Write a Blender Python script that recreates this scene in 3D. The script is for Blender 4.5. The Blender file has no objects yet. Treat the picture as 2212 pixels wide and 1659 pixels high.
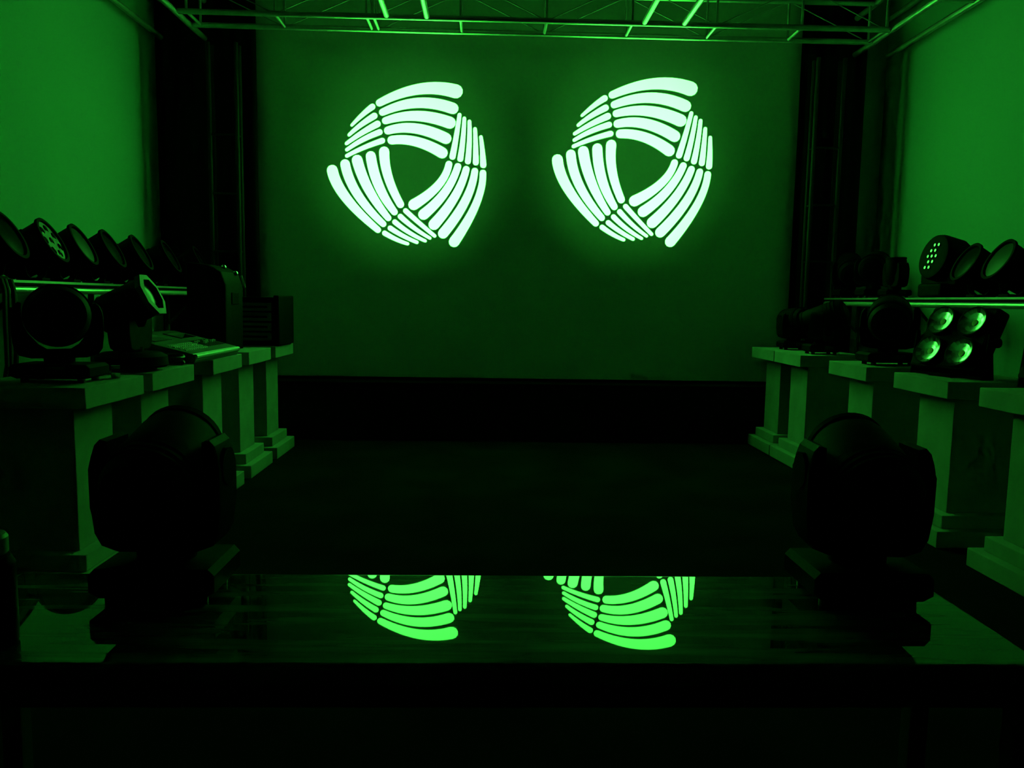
import bpy, bmesh, math, random
from mathutils import Vector, Matrix, Euler
random.seed(7)
PI = math.pi
sc = bpy.context.scene
COL = sc.collection
# ------------------------------------------------------------------ camera
CAM_Z = 1.39
FPX = 1694.0
PSI, THE, RHO = .0301, .10636, .01578
F = Vector((math.sin(PSI)*math.cos(THE), math.cos(PSI)*math.cos(THE), -math.sin(THE)))
R0 = Vector((math.cos(PSI), -math.sin(PSI), 0)); U0 = R0.cross(F)
RX = R0*math.cos(RHO)+U0*math.sin(RHO); UX = U0*math.cos(RHO)-R0*math.sin(RHO)
CP = Vector((0, 0, CAM_Z))
cd = bpy.data.cameras.new('camera'); cam = bpy.data.objects.new('camera', cd); COL.objects.link(cam)
cd.sensor_width = 36; cd.lens = FPX*36/2212; cd.clip_start = .02; cd.clip_end = 60
cam.matrix_world = Matrix((( RX.x, UX.x, -F.x, CP.x), (RX.y, UX.y, -F.y, CP.y), (RX.z, UX.z, -F.z, CP.z), (0, 0, 0, 1)))
sc.camera = cam
def ray(x, y): return F+RX*((x-1106)/FPX)-UX*((y-829.5)/FPX)
def atY(x, y, Y): d = ray(x, y); return CP+d*(Y/d.y)
def atX(x, y, X): d = ray(x, y); return CP+d*(X/d.x)
def atZ(x, y, z): d = ray(x, y); return CP+d*((z-CAM_Z)/d.z)
# ------------------------------------------------------------------ world, exposure, render quality
w = bpy.data.worlds.new('world'); sc.world = w; w.use_nodes = True
w.node_tree.nodes['Background'].inputs[0].default_value = (.9, 1, .92, 1)
w.node_tree.nodes['Background'].inputs[1].default_value = .0005
sc.view_settings.view_transform = 'Standard'; sc.view_settings.look = 'None'
sc.view_settings.exposure = 0; sc.view_settings.gamma = 1; sc.view_settings.use_curve_mapping = False
sc.cycles.use_denoising = True
sc.cycles.max_bounces = 10; sc.cycles.diffuse_bounces = 6; sc.cycles.glossy_bounces = 6
sc.cycles.sample_clamp_indirect = 0; sc.cycles.caustics_reflective = True
# beam lamps inside the table's moving heads, plus added lamps for the patterns' halo (their light objects are made in the lamp builder below)
BEAM_COLOR = (.055, 1, .068)
BEAM_POWER = 28000
GLOW_POWER = 160  # weak lamp added before each lens to imitate the glow round the pattern
# ------------------------------------------------------------------ materials
def mat(name, col, rough=.6, metal=0, spec=.5, coat=0, build=None):
    m = bpy.data.materials.new(name); m.use_nodes = True
    b = m.node_tree.nodes['Principled BSDF']
    b.inputs['Base Color'].default_value = (*col, 1); b.inputs['Roughness'].default_value = rough
    b.inputs['Metallic'].default_value = metal; b.inputs['Specular IOR Level'].default_value = spec
    b.inputs['Coat Weight'].default_value = coat; b.inputs['Coat Roughness'].default_value = .05
    if build: build(m.node_tree, b)
    return m
def mottled(c0, c1, scale, stretch=(1, 1, 1), detail=4, rough=None, bump=0):
    def f(nt, b):
        N = nt.nodes; L = nt.links
        tc = N.new('ShaderNodeTexCoord'); mp = N.new('ShaderNodeMapping'); mp.inputs['Scale'].default_value = stretch
        no = N.new('ShaderNodeTexNoise'); no.inputs['Scale'].default_value = scale; no.inputs['Detail'].default_value = detail
        cr = N.new('ShaderNodeValToRGB'); cr.color_ramp.elements[0].position = .35; cr.color_ramp.elements[1].position = .65
        cr.color_ramp.elements[0].color = (*c0, 1); cr.color_ramp.elements[1].color = (*c1, 1)
        L.new(tc.outputs['Object'], mp.inputs[0]); L.new(mp.outputs[0], no.inputs['Vector'])
        L.new(no.outputs[0], cr.inputs[0]); L.new(cr.outputs[0], b.inputs['Base Color'])
        if rough:
            mr = N.new('ShaderNodeMapRange'); mr.inputs[3].default_value = rough[0]; mr.inputs[4].default_value = rough[1]
            L.new(no.outputs[0], mr.inputs[0]); L.new(mr.outputs[0], b.inputs['Roughness'])
        if bump:
            bp = N.new('ShaderNodeBump'); bp.inputs['Strength'].default_value = bump; bp.inputs['Distance'].default_value = .01
            L.new(no.outputs[0], bp.inputs['Height']); L.new(bp.outputs[0], b.inputs['Normal'])
    return f
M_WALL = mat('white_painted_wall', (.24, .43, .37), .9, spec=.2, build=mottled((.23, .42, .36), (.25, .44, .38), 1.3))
M_BACK = mat('grey_painted_wall', (.5, .5, .5), .9, build=mottled((.46, .46, .46), (.54, .54, .54), 2))
M_SCREEN = mat('white_projection_cloth', (.85, .85, .85), .95, spec=.1, build=mottled((.83, .83, .83), (.87, .87, .87), 3))
M_FLOOR = mat('dark_floor', (.004, .004, .004), .65, spec=0, build=mottled((.007, .007, .007), (.012, .012, .012), 2.2, rough=(.5, .7)))
M_CEIL = mat('dark_ceiling', (.03, .03, .03), .9)
M_DRAPE = mat('black_cloth', (.012, .012, .012), .95, spec=.1)
M_RISER = mat('black_stage_carpet', (.012, .012, .012), .9, spec=.02, build=mottled((.008, .008, .008), (.016, .016, .016), 40))
M_ALU = mat('aluminium_tube', (.55, .56, .57), .38, metal=.85, build=mottled((.5, .51, .52), (.6, .6, .61), 12, rough=(.3, .46)))
M_DALU = mat('black_steel_tube', (.035, .036, .036), .5, spec=.15)
M_BRACE = mat('dull_aluminium_brace', (.4, .4, .4), .55, spec=.3)
M_RING = mat('grey_lens_ring', (.1, .1, .1), .55, spec=.2)
M_PLASTER = mat('white_plaster', (.32, .33, .31), .85, spec=.1, build=mottled((.29, .3, .28), (.35, .36, .34), 5, bump=.05))
M_TABLE = mat('polished_dark_stone', (.06, .06, .06), .012, spec=.5, build=mottled((.012, .014, .013), (.1, .11, .105), 2.4, (.7, 9, 1), 6))
M_TABLELEG = mat('black_table_leg', (.02, .02, .02), .5)
M_PLASTIC = mat('black_fixture_plastic', (.004, .004, .004), .6, spec=.025, build=mottled((.003, .003, .003), (.006, .006, .006), 30))
M_MATTE = mat('black_matte_metal', (.005, .005, .005), .65, spec=.02)
M_CHROME = mat('polished_chrome', (.8, .8, .8), .12, metal=1)
M_STEEL = mat('steel_tube', (.5, .5, .5), .35, metal=.6)
M_GLASS = mat('dark_lens_glass', (.01, .011, .011), .25, spec=.06)
M_FROST = mat('frosted_lens', (.035, .035, .035), .4, spec=.2)
M_LEDPLATE = mat('grey_led_plate', (.3, .3, .3), .5)
M_LEDMIRROR = mat('mirror_led_lens', (.22, .22, .22), .08, metal=1)  # mirror metal in place of lens glass, for bright reflected dots
M_REFL = mat('reflector_bowl', (.85, .86, .86), .22, metal=1)
M_COB = mat('yellow_led_chip', (.6, .5, .15), .4)
M_GREYPAN = mat('grey_rack_panel', (.2, .2, .2), .5, metal=.2)
M_DESK = mat('grey_console_panel', (.1, .1, .1), .45)
M_DESKEDGE = mat('light_console_edge', (.6, .6, .6), .35)
M_KEY = mat('pale_console_key', (.6, .6, .6), .3)
M_DISP = mat('dark_display_glass', (.02, .02, .02), .08)
M_CABLE = mat('black_cable_rubber', (.015, .015, .015), .5)
M_CAP = mat('pale_plastic_lid', (.5, .5, .48), .5)
# ------------------------------------------------------------------ mesh helpers
class MB:
    def __init__(s): s.bm = bmesh.new()
    def box(s, c, size, rot=None, r=0, seg=2):
        g = bmesh.ops.create_cube(s.bm, size=1)
        vs = g['verts']
        for v in vs: v.co = Vector((v.co.x*size[0], v.co.y*size[1], v.co.z*size[2]))
        if r:
            es = list({e for v in vs for e in v.link_edges})
            out = bmesh.ops.bevel(s.bm, geom=es, offset=r, segments=seg, profile=.5, affect='EDGES')
            vs = list({v for f in out['faces'] for v in f.verts} | {v for v in vs if v.is_valid})
        for v in vs:
            if rot is not None: v.co = rot @ v.co
            v.co += Vector(c)
        return s
    def lathe(s, prof, org=(0, 0, 0), axis=(0, 0, 1), n=32, closed=False, phase=0):
        a = Vector(axis).normalized(); u = a.orthogonal().normalized(); v = a.cross(u); o = Vector(org)
        rings = []
        for (h, r) in prof:
            if r < 1e-6: rings.append([s.bm.verts.new(o+a*h)])
            else: rings.append([s.bm.verts.new(o+a*h+(u*math.cos(2*PI*i/n+phase)+v*math.sin(2*PI*i/n+phase))*r) for i in range(n)])
        prs = list(zip(rings, rings[1:]))
        if closed: prs.append((rings[-1], rings[0]))
        for A, B in prs:
            if len(A) == 1 and len(B) == 1: continue
            for i in range(n):
                j = (i+1) % n
                if len(A) == 1: f = (A[0], B[i], B[j])
                elif len(B) == 1: f = (A[i], B[0], A[j])
                else: f = (A[i], B[i], B[j], A[j])
                try: s.bm.faces.new(f)
                except ValueError: pass
        return s
    def cyl(s, p0, p1, r0, r1=None, n=20):
        p0 = Vector(p0); p1 = Vector(p1); r1 = r0 if r1 is None else r1
        L = (p1-p0).length
        return s.lathe([(0, 0), (0, r0), (L, r1), (L, 0)], p0, p1-p0, n)
    def sphere(s, c, r, n=16):
        k = n//2
        return s.lathe([(-r*math.cos(PI*i/k), r*math.sin(PI*i/k) if 0 < i < k else 0) for i in range(k+1)], c, (0, 0, 1), n)
    def tube(s, pts, r, n=10):
        pts = [Vector(p) for p in pts]; rings = []; u = None
        for i, p in enumerate(pts):
            t = (pts[min(i+1, len(pts)-1)]-pts[max(i-1, 0)]).normalized()
            u = t.orthogonal().normalized() if u is None else (u-t*u.dot(t)).normalized()
            v = t.cross(u)
            rings.append([s.bm.verts.new(p+(u*math.cos(2*PI*k/n)+v*math.sin(2*PI*k/n))*r) for k in range(n)])
        for A, B in zip(rings, rings[1:]):
            for k in range(n): s.bm.faces.new((A[k], A[(k+1) % n], B[(k+1) % n], B[k]))
        s.bm.faces.new(list(reversed(rings[0]))); s.bm.faces.new(rings[-1])
        return s
    def prism(s, poly, d0, d1, plane='XZ', r=0):
        def P(a, b, d): return {'XZ': (a, d, b), 'XY': (a, b, d), 'YZ': (d, a, b)}[plane]
        A = [s.bm.verts.new(P(a, b, d0)) for a, b in poly]; B = [s.bm.verts.new(P(a, b, d1)) for a, b in poly]
        fs = [s.bm.faces.new(A), s.bm.faces.new(list(reversed(B)))]
        n = len(poly)
        for i in range(n): s.bm.faces.new((A[i], B[i], B[(i+1) % n], A[(i+1) % n]))
        if r:
            es = [e for f in fs for e in f.edges]
            bmesh.ops.bevel(s.bm, geom=es, offset=r, segments=2, profile=.5, affect='EDGES')
        return s
    def obj(s, name, m, parent=None, loc=None, rot=None, smooth=True, sharp=.38):
        bmesh.ops.recalc_face_normals(s.bm, faces=s.bm.faces)
        me = bpy.data.meshes.new(name); s.bm.to_mesh(me); s.bm.free()
        me.materials.append(m)
        if smooth: me.shade_smooth(); me.set_sharp_from_angle(angle=sharp)
        o = bpy.data.objects.new(name, me); COL.objects.link(o)
        if parent: o.parent = parent
        if loc is not None: o.location = loc
        if rot is not None: o.rotation_euler = rot
        return o
def thing(name, label, cat, loc=(0, 0, 0), rz=0, group=None, scale=1):
    o = bpy.data.objects.new(name, None); COL.objects.link(o); o.empty_display_size = .1
    o.location = loc; o.rotation_euler = (0, 0, rz); o.scale = (scale,)*3
    o['label'] = label; o['category'] = cat
    if group: o['group'] = group
    return o
def tag(o, label, cat, group=None, kind=None):
    o['label'] = label; o['category'] = cat
    if group: o['group'] = group
    if kind: o['kind'] = kind
    return o
def struct(o, label, cat): o['kind'] = 'structure'; o['label'] = label; o['category'] = cat; return o
def dup(src, label, loc=None, rz=None, group=None, scale=None):
    def cp(o, par):
        c = o.copy(); COL.objects.link(c); c.parent = par
        for ch in [q for q in src_all if q.parent is o]: cp(ch, c)
        return c
    src_all = list(src.children_recursive)
    r = cp(src, None); r['label'] = label
    if loc is not None: r.location = loc
    if rz is not None: r.rotation_euler = (0, 0, rz)
    if group: r['group'] = group
    if scale: r.scale = (scale,)*3
    return r
def kids(o, nm): return [c for c in o.children if c.name.split('.')[0] == nm]
# ------------------------------------------------------------------ room
SY = 8.0
XL, XR = -3.26, 3.97
struct(MB().box((.35, 3.4, -.05), (7.7, 9.6, .1)).obj('floor', M_FLOOR), 'dark floor of the showroom aisle', 'floor')
struct(MB().box((.35, 3.4, 5.05), (7.7, 9.6, .1)).obj('ceiling', M_CEIL), 'dark ceiling above the trusses', 'ceiling')
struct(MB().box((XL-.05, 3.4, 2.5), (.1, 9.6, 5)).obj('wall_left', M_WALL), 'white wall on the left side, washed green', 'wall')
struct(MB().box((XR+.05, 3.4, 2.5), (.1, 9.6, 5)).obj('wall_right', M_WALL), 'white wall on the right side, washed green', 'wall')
struct(MB().box((.35, 8.15, 2.5), (7.7, .1, 5)).obj('wall_back', M_BACK), 'grey back wall behind the screen', 'wall')
SX0, SX1, SZ0, SZ1 = -2.302, 3.066, .588, 4.92
scr = thing('projection_screen', 'large white projection screen on the back wall with two green patterns on it', 'screen', (0, SY, 0))
MB().box(((SX0+SX1)/2, .012, (SZ0+SZ1)/2), (SX1-SX0, .024, SZ1-SZ0)).obj('screen_cloth', M_SCREEN, scr)
MB().cyl((SX0, .012, SZ0-.01), (SX1, .012, SZ0-.01), .02).obj('bottom_bar', M_MATTE, scr)
rs = thing('stage_riser', 'low black stage platform along the foot of the projection screen', 'platform', (.37, 7.85, 0))
MB().box((0, 0, .27), (5.16, .24, .54), r=.006).obj('riser_body', M_RISER, rs)
MB().box((0, -.01, .555), (5.18, .26, .03), r=.008).obj('riser_edge', M_MATTE, rs)
def drape(x0, x1, y, label, n):
    b = MB(); k = n*12; A = []; B = []
    for i in range(k+1):
        t = i/k; x = x0+(x1-x0)*t; yy = y+.02*math.sin(t*n*2*PI)+.007*math.sin(t*n*5.3)
        A.append(b.bm.verts.new((x, yy, .02))); B.append(b.bm.verts.new((x, yy, 4.85)))
    for i in range(k): b.bm.faces.new((A[i], A[i+1], B[i+1], B[i]))
    o = b.obj('curtain_cloth', M_DRAPE)
    md = o.modifiers.new('thick', 'SOLIDIFY'); md.thickness = .006
    t = thing('black_curtain', label, 'curtain', (0, 0, 0)); o.parent = t
    MB().cyl((x0-.02, y, 4.87), (x1+.02, y, 4.87), .022).obj('curtain_rail', M_MATTE, t)
    return t
drape(XL+.02, -2.279, 7.92, 'black curtain between the left wall and the screen', 7)
drape(3.036, 3.69, 7.93, 'black curtain beside the right edge of the screen', 5)
# ------------------------------------------------------------------ trusses
def truss(name, label, p0, p1, size=(.34, .3), rungs=None, step=.745, m=M_ALU, rc=.024, rb=.011, group=None, diag=True, skip_rung=()):
    """box truss: p0->p1 is its lower left chord, size[0] sideways, size[1] upwards"""
    p0 = Vector(p0); p1 = Vector(p1); d = (p1-p0).normalized(); L = (p1-p0).length
    up = Vector((0, 0, 1)) if abs(d.z) < .5 else Vector((0, 1, 0))
    sd = d.cross(up); w, h = size
    t = thing(name, label, 'truss', p0, group=group)
    c = [Vector(), sd*w, up*h, sd*w+up*h]
    for q in c: MB().cyl(q, q+d*L, rc, n=14).obj('chord', m, t)
    ks = rungs if rungs is not None else [step*(i+.3) for i in range(int(L/step))]
    for k in ks:
        MB().cyl(c[0]+d*k, c[1]+d*k, rb*1.25, n=10).obj('rung', m, t)
        for a, b in ((0, 2), (1, 3)): MB().cyl(c[a]+d*k, c[b]+d*k, rb, n=10).obj('upright', m, t)
    if diag:
        for i, (k0, k1) in enumerate(zip(ks, ks[1:])):
            f = i % 2
            for a, b in ((0, 2), (1, 3)):
                q0, q1 = (c[a]+d*k0, c[b]+d*k1) if f else (c[b]+d*k0, c[a]+d*k1)
                MB().cyl(q0, q1, rb*.42, n=8).obj('diagonal_brace', M_BRACE, t)
    return t
ZT = 3.8
GT = 'overhead lighting trusses'
rung_x = [-2.62, -1.87, -1.09, -1.03, -.28, .465, 1.21, 1.95, 2.70, 3.45]
X0 = -2.69
truss('lighting_truss', 'long aluminium box truss crossing overhead just in front of the screen', (X0, 7.41, ZT), (3.475, 7.41, ZT), (.335, .34), rungs=[x-X0 for x in rung_x], group=GT)
for xl, xr, lab, y1 in ((-.915, -.57, 'aluminium truss running overhead towards the screen, left of the middle', 7.07), (1.31, 1.66, 'aluminium truss running overhead towards the screen, right of the middle', 7.07),
                    (-3.13, -2.72, 'aluminium truss overhead along the left wall', 7.82), (3.505, 3.83, 'aluminium truss overhead along the right wall', 7.82)):
    truss('lighting_truss', lab, (xl, 1.2, ZT+.003), (xl, y1-.03, ZT+.003), (xr-xl, .34), step=.98, rc=.026, group=GT)
GW = 'upright truss towers beside the screen'
truss('truss_tower', 'dark upright truss tower left of the screen in front of a black curtain', (-2.42, 7.75, 0), (-2.42, 7.75, 3.76), (.26, .1), step=.55, m=M_DALU, rc=.02, rb=.009, group=GW, diag=False)
truss('truss_tower', 'dark upright truss tower right of the screen in front of a black curtain', (3.4, 7.76, 0), (3.4, 7.76, 3.76), (.26, .1), step=.55, m=M_DALU, rc=.02, rb=.009, group=GW, diag=False)
# ------------------------------------------------------------------ pedestals
def make_pedestal(label, loc, group):
    t = thing('plaster_pedestal', label, 'pedestal', loc, group=group)
    MB().box((0, 0, .05), (.6, .6, .1), r=.006).obj('plinth', M_PLASTER, t)
    MB().box((0, 0, .14), (.49, .49, .08), r=.006).obj('base_step', M_PLASTER, t)
    MB().box((0, 0, .525), (.37, .37, .69), r=.004).obj('shaft', M_PLASTER, t)
    MB().box((0, 0, .92), (.6, .6, .1), r=.005).obj('cap', M_PLASTER, t)
    return t
XPL, XPR = -1.805-.3, 2.6+.3
GL, GR = 'plaster pedestals along the left wall', 'plaster pedestals along the right wall'
ped0 = make_pedestal('white square plaster pedestal nearest the camera on the left, under a round-headed moving light', (XPL, 3.84, 0), GL)
LY = [3.84, 4.545, 5.48, 6.245, 6.985]
for y, lab in zip(LY[1:], ('second white plaster pedestal on the left, under the light with the octagonal lens ring',
                          'white plaster pedestal on the left under the lighting console',
                          'white plaster pedestal on the left between the console and the rack case',
                          'farthest white plaster pedestal on the left, under the rack case')): dup(ped0, lab, (XPL, y, 0))
RY = [3.755, 4.64, 5.61, 6.76, 7.38]
for y, lab in zip(RY, ('white plaster pedestal nearest the camera on the right, cut by the frame edge',
                       'white plaster pedestal on the right under the four-lamp blinder',
                       'middle white plaster pedestal on the right, under a black moving light',
                       'fourth white plaster pedestal from the camera on the right, under a tilted black light',
                       'farthest white plaster pedestal on the right, by the screen corner')): dup(ped0, lab, (XPR, y, 0), group=GR)
PZ = .97
# ------------------------------------------------------------------ table
KT = 1.155                                                          # the table group's size follows from the reflections in its top
TX0, TX1, TY0, TY1, TZ = -1.072*KT, 1.02*KT, 1.322*KT, 1.783*KT, CAM_Z-.64*KT
tb = thing('display_table', 'long low table with a polished dark stone top mirroring the green patterns', 'table', ((TX0+TX1)/2, (TY0+TY1)/2, 0))
top = MB().box((0, 0, -.025), (TX1-TX0, TY1-TY0, .05), r=.012, seg=5).obj('tabletop', M_TABLE, tb, loc=(0, 0, TZ))
wn = top.modifiers.new('flat_top_normals', 'WEIGHTED_NORMAL'); wn.weight = 100
MB().box((0, 0, TZ-.085), (TX1-TX0-.1, TY1-TY0-.1, .07), r=.004).obj('apron', M_TABLELEG, tb)
for sx in (-1, 1):
    for sy in (-1, 1): MB().box((sx*1.2, sy*.2, (TZ-.04)/2), (.05, .05, TZ-.04), r=.004).obj('leg', M_TABLELEG, tb)
# ------------------------------------------------------------------ moving head lights
def arc(cx, cz, r, a0, a1, n): return [(cx+r*math.cos(a0+(a1-a0)*i/n), cz+r*math.sin(a0+(a1-a0)*i/n)) for i in range(n+1)]
PIV = .28                                                          # pivot height above the fixture's foot
def moving_head(name, label, cat, loc, aim=None, pan=0, tilt=0, scale=1, group=None, face='lens', hr=.097, base='box', bw=.128, piv=PIV):
    t = thing(name, label, cat, loc, 0, group, scale)
    if base == 'box':
        prof = [(-bw*.82, .018), (bw*.82, .018), (bw, .03), (bw, .066), (bw*.9, .08), (-bw*.9, .08), (-bw, .066), (-bw, .03)]
        MB().prism(prof, -.09, .09, r=.006).obj('base', M_PLASTIC, t)
    else:
        MB().lathe([(.018, 0), (.018, .17), (.03, .18), (.075, .175), (.095, .14), (.1, 0)], n=40).obj('base', M_PLASTIC, t)
    for sx in (-1, 1):
        for sy in (-1, 1): MB().cyl((sx*bw*.7, sy*.06, 0), (sx*bw*.7, sy*.06, .019), .016, n=18).obj('foot', M_CABLE, t)
    if base == 'box': MB().box((.03, -.092, .055), (.075, .004, .03), r=.0015).obj('display', M_DISP, t)
    if aim is not None:
        dv = Vector(aim)-(Vector(loc)+Vector((0, 0, piv*scale)))
        pan = math.atan2(-dv.x, dv.y); tilt = math.atan2(dv.z, math.hypot(dv.x, dv.y))
    MB().cyl((0, 0, .075), (0, 0, .125), .06, n=28).obj('pan_collar', M_MATTE, t)
    # yoke: one extruded profile, an open U with rounded shoulders
    i = hr*1.03+.002; o = i+.036; p = piv
    out = [(o*.6, .105), (o*.86, .118), (o*.965, .145), (o*1.0, .2), (o*1.005, p), (o*.975, p+.028), (o*.92, p+.05), (o*.84, p+.062), (i*.99, p+.058)]
    g = i*1.05; inn = [(i, p)]+[(g*math.cos(a), p-g*math.sin(a)) for a in (.3, .55, .8, 1.0)]+[(i*.36, max(.125, p-g*1.04))]
    prof = out+inn+[(-x, z) for x, z in reversed(inn)]+[(-x, z) for x, z in reversed(out)]
    yk = MB().prism(prof, -.055, .055, r=.007).obj('yoke', M_PLASTIC, t, rot=(0, 0, pan))
    for sx in (-1, 1): MB().cyl((sx*(o-.008), 0, p), (sx*(o+.003), 0, p), .04, n=24).obj('tilt_cover', M_MATTE, yk)
    # head: hollow rounded shell, open at the front (+Y)
    n = 36; k = hr/.09
    shell = [(-.15*k, 0), (-.15*k, .05*k), (-.14*k, .072*k), (-.115*k, .084*k), (-.05*k, hr), (.07*k, hr), (.095*k, hr*.95), (.102*k, hr*.9), (.102*k, hr*.78), (.07*k, hr*.78), (-.09*k, hr*.78), (-.1*k, 0)]
    hd = MB().lathe(shell, axis=(0, 1, 0), n=n).obj('head', M_PLASTIC, t, loc=(0, 0, p), rot=Euler((tilt, 0, pan)))
    fins = MB()
    for q in range(4): fins.lathe([((-.105+q*.02)*k, hr*.86), ((-.105+q*.02)*k, hr*1.0), ((-.098+q*.02)*k, hr*1.0), ((-.098+q*.02)*k, hr*.86)], axis=(0, 1, 0), n=n)
    fins.obj('cooling_fins', M_MATTE, hd)
    if face == 'octagon':
        MB().lathe([(.09*k, hr*.84), (.09*k, hr*1.14), (.115*k, hr*1.14), (.118*k, hr*.84)], axis=(0, 1, 0), n=8, closed=True, phase=PI/8).obj('lens_ring', M_RING, hd, sharp=.3)
    else:
        MB().lathe([(.092*k, hr*.8), (.092*k, hr*.99), (.108*k, hr*.99), (.112*k, hr*.8)], axis=(0, 1, 0), n=n, closed=True).obj('lens_ring', M_MATTE, hd)
    if face != 'open':
        MB().lathe([(.07*k, 0), (.07*k, hr*.8), (.092*k, hr*.8), (.098*k, hr*.6), (.102*k, hr*.3), (.104*k, 0)], axis=(0, 1, 0), n=n).obj('lens', M_GLASS, hd)
    return t, hd, pan, tilt
# gobo pattern: thirty tapered bars (start, middle, end, three widths) in a 1659 px square
BARS = [
((538,258),(890,135),(1222,155),66,98,126),((565,342),(880,258),(1195,308),64,92,102),((592,418),(870,375),(1168,436),64,92,108),((614,506),(860,487),(1133,577),72,92,100),((648,592),(870,606),(1100,706),78,88,100),
((290,458),(385,365),(474,293),26,42,56),((266,545),(368,458),(492,375),30,44,58),((243,622),(375,530),(520,447),32,46,60),((246,678),(385,590),(540,520),32,44,54),((246,733),(395,660),(563,597),34,42,52),
((115,862),(240,1110),(524,1396),98,86,56),((230,806),(340,1075),(572,1343),86,80,56),((338,771),(442,1035),(617,1290),96,84,56),((460,735),(532,1000),(672,1236),90,86,60),((580,695),(617,925),(726,1168),92,80,66),
((772,1225),(895,1335),(1032,1450),46,40,32),((725,1276),(850,1380),(990,1470),48,38,28),((675,1325),(805,1420),(948,1495),46,38,28),((634,1380),(750,1450),(873,1507),46,38,32),((584,1425),(690,1482),(790,1520),46,38,30),
((1160,808),(1065,995),(845,1170),62,74,98),((1240,828),(1127,1056),(933,1258),62,76,96),((1315,854),(1212,1100),(1026,1348),62,78,98),((1392,870),(1305,1140),(1108,1428),60,78,92),((1465,887),(1403,1165),(1207,1503),60,70,96),
((1255,366),(1226,560),(1192,740),36,46,56),((1298,398),(1286,580),(1262,760),34,44,54),((1344,425),(1343,605),(1330,782),34,44,54),((1394,492),(1400,645),(1401,792),34,44,54),((1447,564),(1460,690),(1468,815),32,44,56)]
HOMO = ((.9541977915330017, -.07365689002872122, 538.6254204444206), (.06883111985749589, 1.0150209687191152, -79.82478861576092), (-2.5668069321853476e-05, 3.274578881294602e-05, 1.0))
def bar_outline(b):
    P = [Vector(p) for p in b[:3]]; W = b[3:]; n = 14; pts = []
    def at(t): return P[0]*((1-t)*(1-2*t))+P[1]*(4*t*(1-t))+P[2]*(t*(2*t-1))
    def wd(t): return W[0]*((1-t)*(1-2*t))+W[1]*(4*t*(1-t))+W[2]*(t*(2*t-1))
    def tg(t): return (at(t+.01)-at(t-.01)).normalized()
    Lf, Rt = [], []
    for i in range(n+1):
        t = i/n; d = tg(t); nn = Vector((-d.y, d.x)); h = wd(t)/2
        Lf.append(at(t)+nn*h); Rt.append(at(t)-nn*h)
    def cap(t, sgn, r):
        d = tg(t)*sgn; nn = Vector((-d.y, d.x)); c = at(t)
        return [c+(nn*math.cos(a)+d*math.sin(a))*r for a in (PI/6*k for k in range(1, 6))]
    end = cap(1, 1, W[2]/2); start = cap(0, -1, W[0]/2)
    return Lf+end+list(reversed(Rt))+start
def px_of(uv, second):
    x, y = 690+uv.x/4.1475, 160+uv.y/4.1475
    if second:
        q = [h[0]*x+h[1]*y+h[2] for h in HOMO]; x, y = q[0]/q[2], q[1]/q[2]
    return x, y
PLATE_Y, SRC_Y = .085, -.07
def gobo_and_lamp(hd, loc, pan, tilt, second, aim):
    Rm = Euler((tilt, 0, pan)).to_matrix(); org = Vector(loc)+Vector((0, 0, PIV*KT)); Ri = Rm.inverted()
    S = org+Rm@Vector((0, SRC_Y*KT, 0))
    cu = bpy.data.curves.new('gobo_outline', 'CURVE'); cu.dimensions = '2D'; cu.fill_mode = 'BOTH'
    def spline(pts):
        sp = cu.splines.new('POLY'); sp.points.add(len(pts)-1); sp.use_cyclic_u = True
        for q, p in zip(sp.points, pts): q.co = (p[0]*100, p[1]*100, 0, 1)
    spline([(.074*math.cos(2*PI*k/64), .074*math.sin(2*PI*k/64)) for k in range(64)])
    for b in BARS:
        pts = []
        for uv in bar_outline(b):
            W = atY(*px_of(uv, second), SY); d = Ri@(W-S); k = (PLATE_Y-SRC_Y)/d.y
            pts.append((d.x*k, d.z*k))
        spline(pts)
    co = bpy.data.objects.new('gobo_outline', cu); COL.objects.link(co)
    me = bpy.data.meshes.new_from_object(co.evaluated_get(bpy.context.evaluated_depsgraph_get()))
    bpy.data.objects.remove(co); bpy.data.curves.remove(cu)
    for v in me.vertices: v.co = (v.co.x/100, PLATE_Y, v.co.y/100)
    me.materials.clear(); me.materials.append(M_MATTE); me.name = 'gobo_plate'
    g = bpy.data.objects.new('gobo_plate', me); COL.objects.link(g); g.parent = hd
    for nm, y, pw, rad, ang, bl in (('beam_lamp', SRC_Y, BEAM_POWER, 0, 32, 1), ('added_glow_lamp', .125, GLOW_POWER, .02, 22, 1)):  # second lamp is an addition, only for the soft halo
        ld = bpy.data.lights.new(nm, 'SPOT'); ld.color = BEAM_COLOR; ld.energy = pw; ld.shadow_soft_size = rad
        ld.spot_size = math.radians(ang); ld.spot_blend = bl
        lo = bpy.data.objects.new(nm, ld); COL.objects.link(lo); lo.parent = hd
        lo.location = (0, y, 0); lo.rotation_euler = (PI/2, 0, 0)
GH = 'moving head lights projecting from the table'
for second, x, lab in ((False, -.687, 'black moving head light on the left end of the stone table, seen from behind'), (True, .819, 'black moving head light on the right end of the stone table, seen from behind')):
    loc = (x*KT, 1.662*KT, TZ)
    c = px_of(Vector((790, 830)), second); aim = atY(*c, SY)
    t, hd, pan, tilt = moving_head('moving_head_light', lab, 'stage light', loc, aim=aim, group=GH, face='open', scale=KT, hr=.092)
    gobo_and_lamp(hd, loc, pan, tilt, second, aim)
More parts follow.
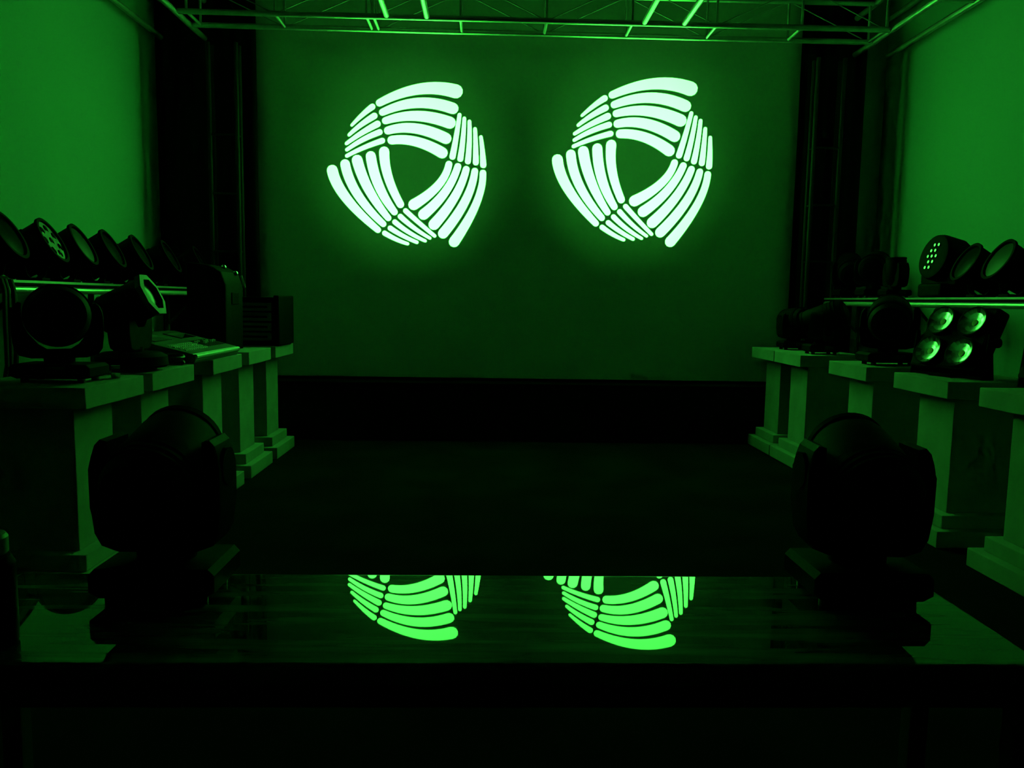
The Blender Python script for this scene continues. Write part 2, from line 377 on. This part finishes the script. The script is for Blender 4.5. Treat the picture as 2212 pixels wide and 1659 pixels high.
# flask at the table's left end
fl = thing('flask', 'dark flask with a pale screw lid standing at the left end of the stone table', 'flask', (-.905*KT, 1.40*KT, TZ), scale=KT)
MB().lathe([(0, 0), (0, .045), (.006, .048), (.15, .048), (.165, .04), (.17, 0)], n=32).obj('flask_body', M_PLASTIC, fl)
MB().lathe([(.17, 0), (.17, .036), (.173, .038), (.2, .038), (.206, .034), (.206, 0)], n=32).obj('flask_lid', M_CAP, fl)
# ------------------------------------------------------------------ display racks along the side walls
def rack(label, x, y0, y1, side):
    t = thing('display_rack', label, 'rack', (x, (y0+y1)/2, 0)); L = y1-y0
    MB().box((0, 0, 1.445), (.3, L, .03), r=.003).obj('shelf_board', M_MATTE, t)
    MB().box((side*.152, 0, 1.452), (.008, L, .014)).obj('edge_strip', M_STEEL, t)
    MB().cyl((side*.14, -L/2, 1.405), (side*.14, L/2, 1.405), .021, n=20).obj('front_tube', M_STEEL, t)
    MB().cyl((-side*.14, -L/2, 1.405), (-side*.14, L/2, 1.405), .021, n=20).obj('rear_tube', M_STEEL, t)
    n = 4
    for i in range(n):
        y = -L/2+.12+(L-.24)*i/(n-1)
        MB().cyl((-side*.14, y, 0), (-side*.14, y, 1.4), .02, n=16).obj('post', M_DALU, t)
        MB().cyl((-side*.14, y, 1.12), (side*.12, y, 1.4), .012, n=12).obj('bracket', M_DALU, t)
    return t
XKL, XKR = -2.76, 3.44
rack('long black rack shelf with a steel tube along the left wall, carrying par cans', XKL, 3.0, 7.3, 1)
rack('long black rack shelf with a steel tube along the right wall, carrying black lights', XKR, 3.0, 7.66, -1)
RZ = 1.4605
# ------------------------------------------------------------------ par cans
def par_can(label, loc, rz, tilt, kind='glass', group=None, scale=1.2):
    """faces local +Y before rz; tilt lifts the face"""
    t = thing('par_can', label, 'stage light', loc, rz, group, scale)
    MB().box((0, 0, .008), (.1, .12, .016), r=.003).obj('bracket_foot', M_MATTE, t)
    pts = [(-.128, 0, .155), (-.128, 0, .07), (-.11, 0, .03), (-.07, 0, .012), (0, 0, .01), (.07, 0, .012), (.11, 0, .03), (.128, 0, .07), (.128, 0, .155)]
    b = MB()
    for a, c in zip(pts, pts[1:]):
        a = Vector(a); c = Vector(c); m = (a+c)/2; d = c-a
        b.box(m, (d.length+.006, .035, .006), rot=Matrix.Rotation(-math.atan2(d.z, d.x), 3, 'Y'))
    b.obj('yoke_strap', M_MATTE, t, smooth=False)
    for s in (-1, 1): MB().lathe([(0, .006), (.006, .006), (.006, .022), (.015, .02), (.017, 0)], (s*.128, 0, .151), (s, 0, 0), n=12).obj('tilt_knob', M_PLASTIC, t)
    body = MB().lathe([(-.16, 0), (-.16, .07), (-.15, .085), (-.04, .1), (.09, .112), (.1, .122), (.115, .122), (.115, .106), (.095, .104), (.095, 0)], axis=(0, 1, 0), n=36).obj('can', M_PLASTIC, t, loc=(0, 0, .151), rot=(tilt, 0, 0))
    f = MB()
    for k in range(10):
        a = 2*PI*k/10; f.box((math.cos(a)*.098, -.04, math.sin(a)*.098), (.024, .12, .02), rot=Matrix.Rotation(-a, 3, 'Y'), r=.004)
    f.obj('heat_sink_rib', M_MATTE, body)
    if kind == 'led':
        MB().lathe([(.096, 0), (.1, .105), (.104, .105), (.104, 0)], axis=(0, 1, 0), n=36).obj('led_plate', M_LEDPLATE, body)
        for k in range(8):
            r = .07 if k else 0; a = 2*PI*k/7
            MB().lathe([(.102, .02), (.106, .02), (.107, .018), (.1055, .01), (.105, 0)], (math.cos(a)*r, 0, math.sin(a)*r), (0, 1, 0), n=16).obj('led_lens', M_DISP, body)
    else:
        MB().lathe([(.097, 0), (.1, .104), (.104, .1), (.11, .05), (.112, 0)], axis=(0, 1, 0), n=36).obj('front_glass', M_FROST if kind == 'frost' else M_GLASS, body)
    return t
GP = 'par cans on the left rack'
TILT = math.radians(28)
def on_rack(px, X, z=1.66): p = atX(px, 520, X); return p.y
parL = [(12, 'glass', 'par can cut by the left frame edge, on the left rack'), (105, 'led', 'par can with eight round lenses in a pale face, on the left rack'),
        (172, 'frost', 'black par can with a dull green glass, beside the one with eight lenses'), (236, 'glass', 'third black par can past the one with eight lenses, on the left rack'),
        (298, 'glass', 'black par can in the middle of the far part of the left rack'), (362, 'glass', 'second farthest black par can on the left rack'), (428, 'glass', 'farthest black par can on the left rack, towards the screen')]
base_par = {}
for px, kind, lab in parL:
    y = on_rack(px, XKL+.12)
    loc = (XKL+.02, y, RZ)
    if kind in base_par: dup(base_par[kind], lab, loc)
    else: base_par[kind] = par_can(lab, loc, -PI/2+.14, TILT, kind, GP)
# right rack par cans
GPR = 'par cans on the right rack'
for px, kind, lab in ((2097, 'glass', 'dark par can next to the lamp with mirroring dots on the right rack'), (2168, 'frost', 'par can with a dull green glass nearest the frame edge on the right rack')):
    y = on_rack(px, XKR-.12); dup(base_par[kind], lab, (XKR-.02, y, RZ), PI/2-.1, GPR)
# ------------------------------------------------------------------ fixtures on the left pedestals
GM = 'moving head lights on the pedestals'
moving_head('moving_head_light', 'large black moving light with a round head on the nearest left pedestal', 'stage light', (-2.05, 3.80, PZ), pan=math.radians(29), tilt=math.radians(-4), scale=1.1, group=GM, hr=.13, bw=.17)
moving_head('moving_head_light', 'black moving light with a pale octagonal lens ring on the second left pedestal', 'stage light', (-1.99, 4.42, PZ), pan=math.radians(-88), tilt=math.radians(26), scale=1.06, group=GM, face='octagon', base='round', hr=.105, piv=.34)
# clamp on first pedestal
cl = thing('truss_clamp', 'small shiny metal clamp lying on the nearest left pedestal', 'clamp', (-1.87, 3.97, PZ), .5)
MB().lathe([(-.02, .026), (-.02, .034), (.02, .034), (.02, .026)], (0, 0, .034), (1, 0, 0), n=24, closed=True).obj('clamp_ring', M_CHROME, cl)
MB().cyl((0, .03, .034), (0, .075, .034), .008).obj('clamp_bolt', M_CHROME, cl)
# cable coil
cc = MB()
pts = []
for i in range(90):
    a = i/90*2*PI*4; r = .1+.012*math.sin(a*.7+1); pts.append((math.cos(a)*r, math.sin(a)*r*.75, .014+.05*(i/90)+.006*math.sin(a*1.3)))
cc.tube(pts, .011, 8)
tag(cc.obj('cable_coil', M_CABLE, loc=(-1.95, 4.755, PZ)), 'coiled black cable lying beside the lighting console', 'cable')
# lighting console
con = thing('lighting_console', 'grey lighting console with small keys and a bright front edge on the left pedestals', 'console', (-2.06, 5.30, PZ), 0)
CL, CW = .84, .5                                                   # long along Y, front edge towards +X
prof = [(-.25, .0), (.24, .0), (.25, .02), (.25, .045), (.235, .06), (-.2, .165), (-.25, .165)]
MB().prism(prof, -CL/2, CL/2, 'XZ', r=.004).obj('console_body', M_DESK, con)
MB().cyl((.247, -CL/2+.005, .042), (.247, CL/2-.005, .042), .016, n=16).obj('front_edge', M_DESKEDGE, con)
sl = math.atan2(.105, .435)
def on_desk(u): return .06+(.235-u)*math.tan(sl)+.003
for r in range(4):
    for k in range(12):
        u = .17-r*.035; y = -.36+k*.032
        MB().box((u, y, on_desk(u)), (.018, .02, .01), rot=Matrix.Rotation(sl, 3, 'Y'), r=.002).obj('key', M_KEY, con)
for k in range(10):
    u = .1; y = .06+k*.034
    MB().box((u, y, on_desk(u)), (.14, .005, .003), rot=Matrix.Rotation(sl, 3, 'Y')).obj('fader_slot', M_DISP, con)
    MB().box((u+random.uniform(-.05, .05), y, on_desk(u)+.008), (.02, .014, .014), rot=Matrix.Rotation(sl, 3, 'Y'), r=.003).obj('fader_cap', M_KEY, con)
for y in (-.2, .22): MB().box((-.09, y, on_desk(-.09)), (.13, .26, .006), rot=Matrix.Rotation(sl, 3, 'Y'), r=.002).obj('screen_panel', M_DISP, con)
# loudspeaker cabinet
sp = thing('loudspeaker_cabinet', 'big black speaker cabinet with chamfered corners behind the lighting console', 'loudspeaker', (-2.16, 6.25, PZ))
prof = [(-.12, 0), (.17, 0), (.175, .5), (.14, .6), (.05, .65), (-.12, .67)]
MB().prism(prof, -.25, .17, 'XZ', r=.015).obj('cabinet', M_PLASTIC, sp)
MB().prism([(-.1, .06), (.14, .06), (.15, .48), (.1, .55), (-.1, .6)], .173, .18, 'XZ').obj('grille', M_MATTE, sp)
MB().box((.178, -.04, .4), (.006, .16, .09), r=.003).obj('side_handle', M_MATTE, sp)
for p in ((.08, .0, .642), (.145, .08, .598)): MB().sphere(p, .02).obj('added_glint_ball', M_CHROME, sp)  # chrome balls added on the cabinet edge to give small bright glints
# rack case with panels
rk = thing('rack_case', 'black rack case with grey striped panels and an open side lid at the far left', 'rack case', (-2.06, 6.97, PZ))
MB().box((-.02, .03, .02), (.5, .42, .04), r=.004).obj('case_bottom', M_MATTE, rk)
MB().box((-.02, .03, .4), (.5, .42, .025), r=.004).obj('case_top', M_MATTE, rk)
MB().box((-.25, .03, .21), (.025, .42, .36)).obj('case_side', M_MATTE, rk)
MB().box((-.02, .22, .21), (.45, .02, .36)).obj('case_back', M_MATTE, rk)
for k in range(4):
    pn = MB().box((-.02, -.13, .075+k*.085), (.43, .1, .07), r=.003).obj('rack_unit', M_GREYPAN, rk)
    MB().box((-.02, -.183, .075+k*.085), (.36, .006, .018)).obj('vent_strip', M_MATTE, pn)
MB().box((.255, .0, .215), (.05, .5, .43), r=.012).obj('side_lid', M_MATTE, rk)
# small spot on the rack case
ss = thing('small_spotlight', 'small black spotlight with a pale rim standing on the far left rack case', 'stage light', (-2.2, 6.88, PZ+.4135))
MB().box((0, 0, .01), (.1, .1, .02), r=.003).obj('spot_foot', M_MATTE, ss)
MB().cyl((0, 0, .02), (0, 0, .07), .012).obj('spot_stem', M_MATTE, ss)
MB().lathe([(-.07, 0), (-.07, .04), (.06, .05), (.07, .05)], (0, 0, .11), (.9, .2, .25), n=24).obj('spot_body', M_PLASTIC, ss)
MB().lathe([(.066, .044), (.066, .055), (.08, .055), (.08, .044)], (0, 0, .11), (.9, .2, .25), n=24, closed=True).obj('spot_rim', M_STEEL, ss)
# cables hanging from the left rack
GC = 'black cables hanging under the left rack'
for i, px in enumerate((4, 12, 24)):
    p = atX(px, 640, XKL+.17); pts = [(XKL+.17, p.y, 1.46), (XKL+.185, p.y, 1.4), (XKL+.18, p.y+.01*i, 1.2), (XKL+.16, p.y+.03, 1.0), (XKL+.1, p.y+.05, .75), (XKL+.05, p.y+.05, .01)]
    tag(MB().tube(pts, .011+.003*(i == 2), 8).obj('hanging_cable', M_CABLE), ('thin black cable hanging at the left frame edge under the rack', 'middle black cable of three hanging at the left frame edge', 'thickest black cable hanging under the left rack')[i], 'cable', GC)
# ------------------------------------------------------------------ fixtures on the right
def blinder(label, loc, az, elev, group):
    """four-lamp blinder; faces local +Y"""
    t = thing('four_lamp_blinder', label, 'stage light', loc, az, group)
    pz = .238
    MB().box((0, 0, .01), (.16, .16, .02), r=.004).obj('bracket_foot', M_MATTE, t)
    for s in (-1, 1):
        MB().prism([(-.045, 0), (.045, 0), (.012, pz+.03), (-.012, pz+.03)], s*.262-.004, s*.262+.004, 'YZ').obj('bracket_arm', M_MATTE, t)
    MB().box((0, 0, .008), (.53, .07, .012)).obj('bracket_bar', M_MATTE, t)
    hs = MB()
    # housing: plate with four round openings is made of a back box, a rim and four tubes
    hs.box((0, -.05, 0), (.48, .1, .41), r=.02)
    h = hs.obj('housing', M_PLASTIC, t, loc=(0, 0, pz), rot=(elev, 0, 0))
    for sx in (-1, 1):
        for sz in (-1, 1):
            c = (sx*.115, 0, sz*.1)
            MB().lathe([(-.005, .094), (.03, .094), (.03, .086), (.0, .086)], c, (0, 1, 0), n=36).obj('lamp_ring', M_MATTE, h)
            b = MB().lathe([(.028, .086), (.022, .078), (.012, .062), (.005, .04), (.002, .02)], c, (0, 1, 0), n=18).obj('reflector', M_REFL, h, sharp=.12)
            MB().lathe([(.001, 0), (.003, .02), (.006, .018), (.007, 0)], c, (0, 1, 0), n=18).obj('led_chip', M_COB, h)
    for s in (-1, 1): MB().lathe([(0, .008), (.02, .008), (.02, .03), (.04, .028), (.042, 0)], (s*.24, -.05, 0), (s, 0, 0), n=14).obj('tilt_knob', M_PLASTIC, h)
    return t
GB = 'four-lamp blinders on the right pedestals'
AZ = math.radians(90+16)
bl = blinder('black four-lamp blinder with green glinting reflectors on the second right pedestal', (2.82, 4.70, PZ), AZ, math.radians(25), GB)
dup(bl, 'four-lamp blinder cut by the right frame edge on the nearest right pedestal', (2.93, 3.86, PZ), AZ-.1)
# black moving lights on the right pedestals
moving_head('moving_head_light', 'big black moving light on the middle right pedestal, beside the four-lamp blinder', 'stage light', (2.87, 5.56, PZ), pan=math.radians(-28), tilt=math.radians(10), scale=1.12, group=GM, hr=.13, bw=.17, piv=.3)
moving_head('moving_head_light', 'black moving light leaning towards the screen on the fourth right pedestal', 'stage light', (2.87, 6.70, PZ), pan=math.radians(50), tilt=math.radians(-22), scale=1.05, group=GM, hr=.12)
moving_head('moving_head_light', 'black moving light on the farthest right pedestal by the screen corner', 'stage light', (2.86, 7.30, PZ), pan=math.radians(10), tilt=math.radians(-5), scale=1, group=GM, hr=.11)
# lights on the right rack
GRK = 'black moving lights on the right rack'
moving_head('moving_head_light', 'small black moving light with a flat top on the right rack', 'stage light', (XKR-.03, 6.56, RZ), pan=math.radians(95), tilt=math.radians(88), scale=.85, group=GRK, hr=.095)
moving_head('moving_head_light', 'black moving light at the far end of the right rack, against the black tower', 'stage light', (XKR-.02, 7.43, RZ), pan=math.radians(-20), tilt=math.radians(20), scale=1, group=GRK, hr=.12)
moving_head('moving_head_light', 'black moving light second from the far end of the right rack', 'stage light', (XKR-.02, 6.95, RZ), pan=math.radians(-35), tilt=math.radians(10), scale=1, group=GRK, hr=.12)
# wash light turned so its mirror-metal dots reflect the green pattern
GOAL = atY(1470, 420, SY)
WS = 1.3
wl = Vector((XKR-.03, 5.83, RZ)); face_c = wl+Vector((-.1*WS, 0, .215*WS))
nrm = ((CP-face_c).normalized()+(GOAL-face_c).normalized()).normalized()
waz = math.atan2(nrm.y, nrm.x)-PI/2; wel = math.asin(nrm.z)
ws = thing('led_wash_light', 'black rounded LED wash light with dots mirroring the green pattern on the right rack', 'stage light', wl, waz, scale=WS)
MB().box((0, 0, .04), (.22, .2, .08), r=.015).obj('base', M_PLASTIC, ws)
prof = [(-.165, .09), (-.15, .07), (.15, .07), (.165, .09), (.165, .22), (.14, .24), (.14, .11), (-.14, .11), (-.14, .24), (-.165, .22)]
MB().prism(prof, -.045, .045, 'XZ', r=.006).obj('yoke', M_PLASTIC, ws)
wh = MB().lathe([(-.13, 0), (-.13, .07), (-.11, .1), (-.05, .128), (.06, .132), (.085, .125), (.09, .11), (.09, 0)], axis=(0, 1, 0), n=36).obj('head', M_PLASTIC, ws, loc=(0, 0, .215), rot=(wel, 0, 0))
for row, xs in ((2, (0, 1)), (1, (-.5, .5)), (0, (-1, 0, 1)), (-1, (-.5, .5)), (-2, (-1, 0))):
    for q in xs: MB().lathe([(.088, .0095), (.0945, .0095), (.095, .0085), (.095, 0)], (-q*.0365, 0, row*.0325), (0, 1, 0), n=12).obj('led_lens', M_LEDMIRROR, wh)
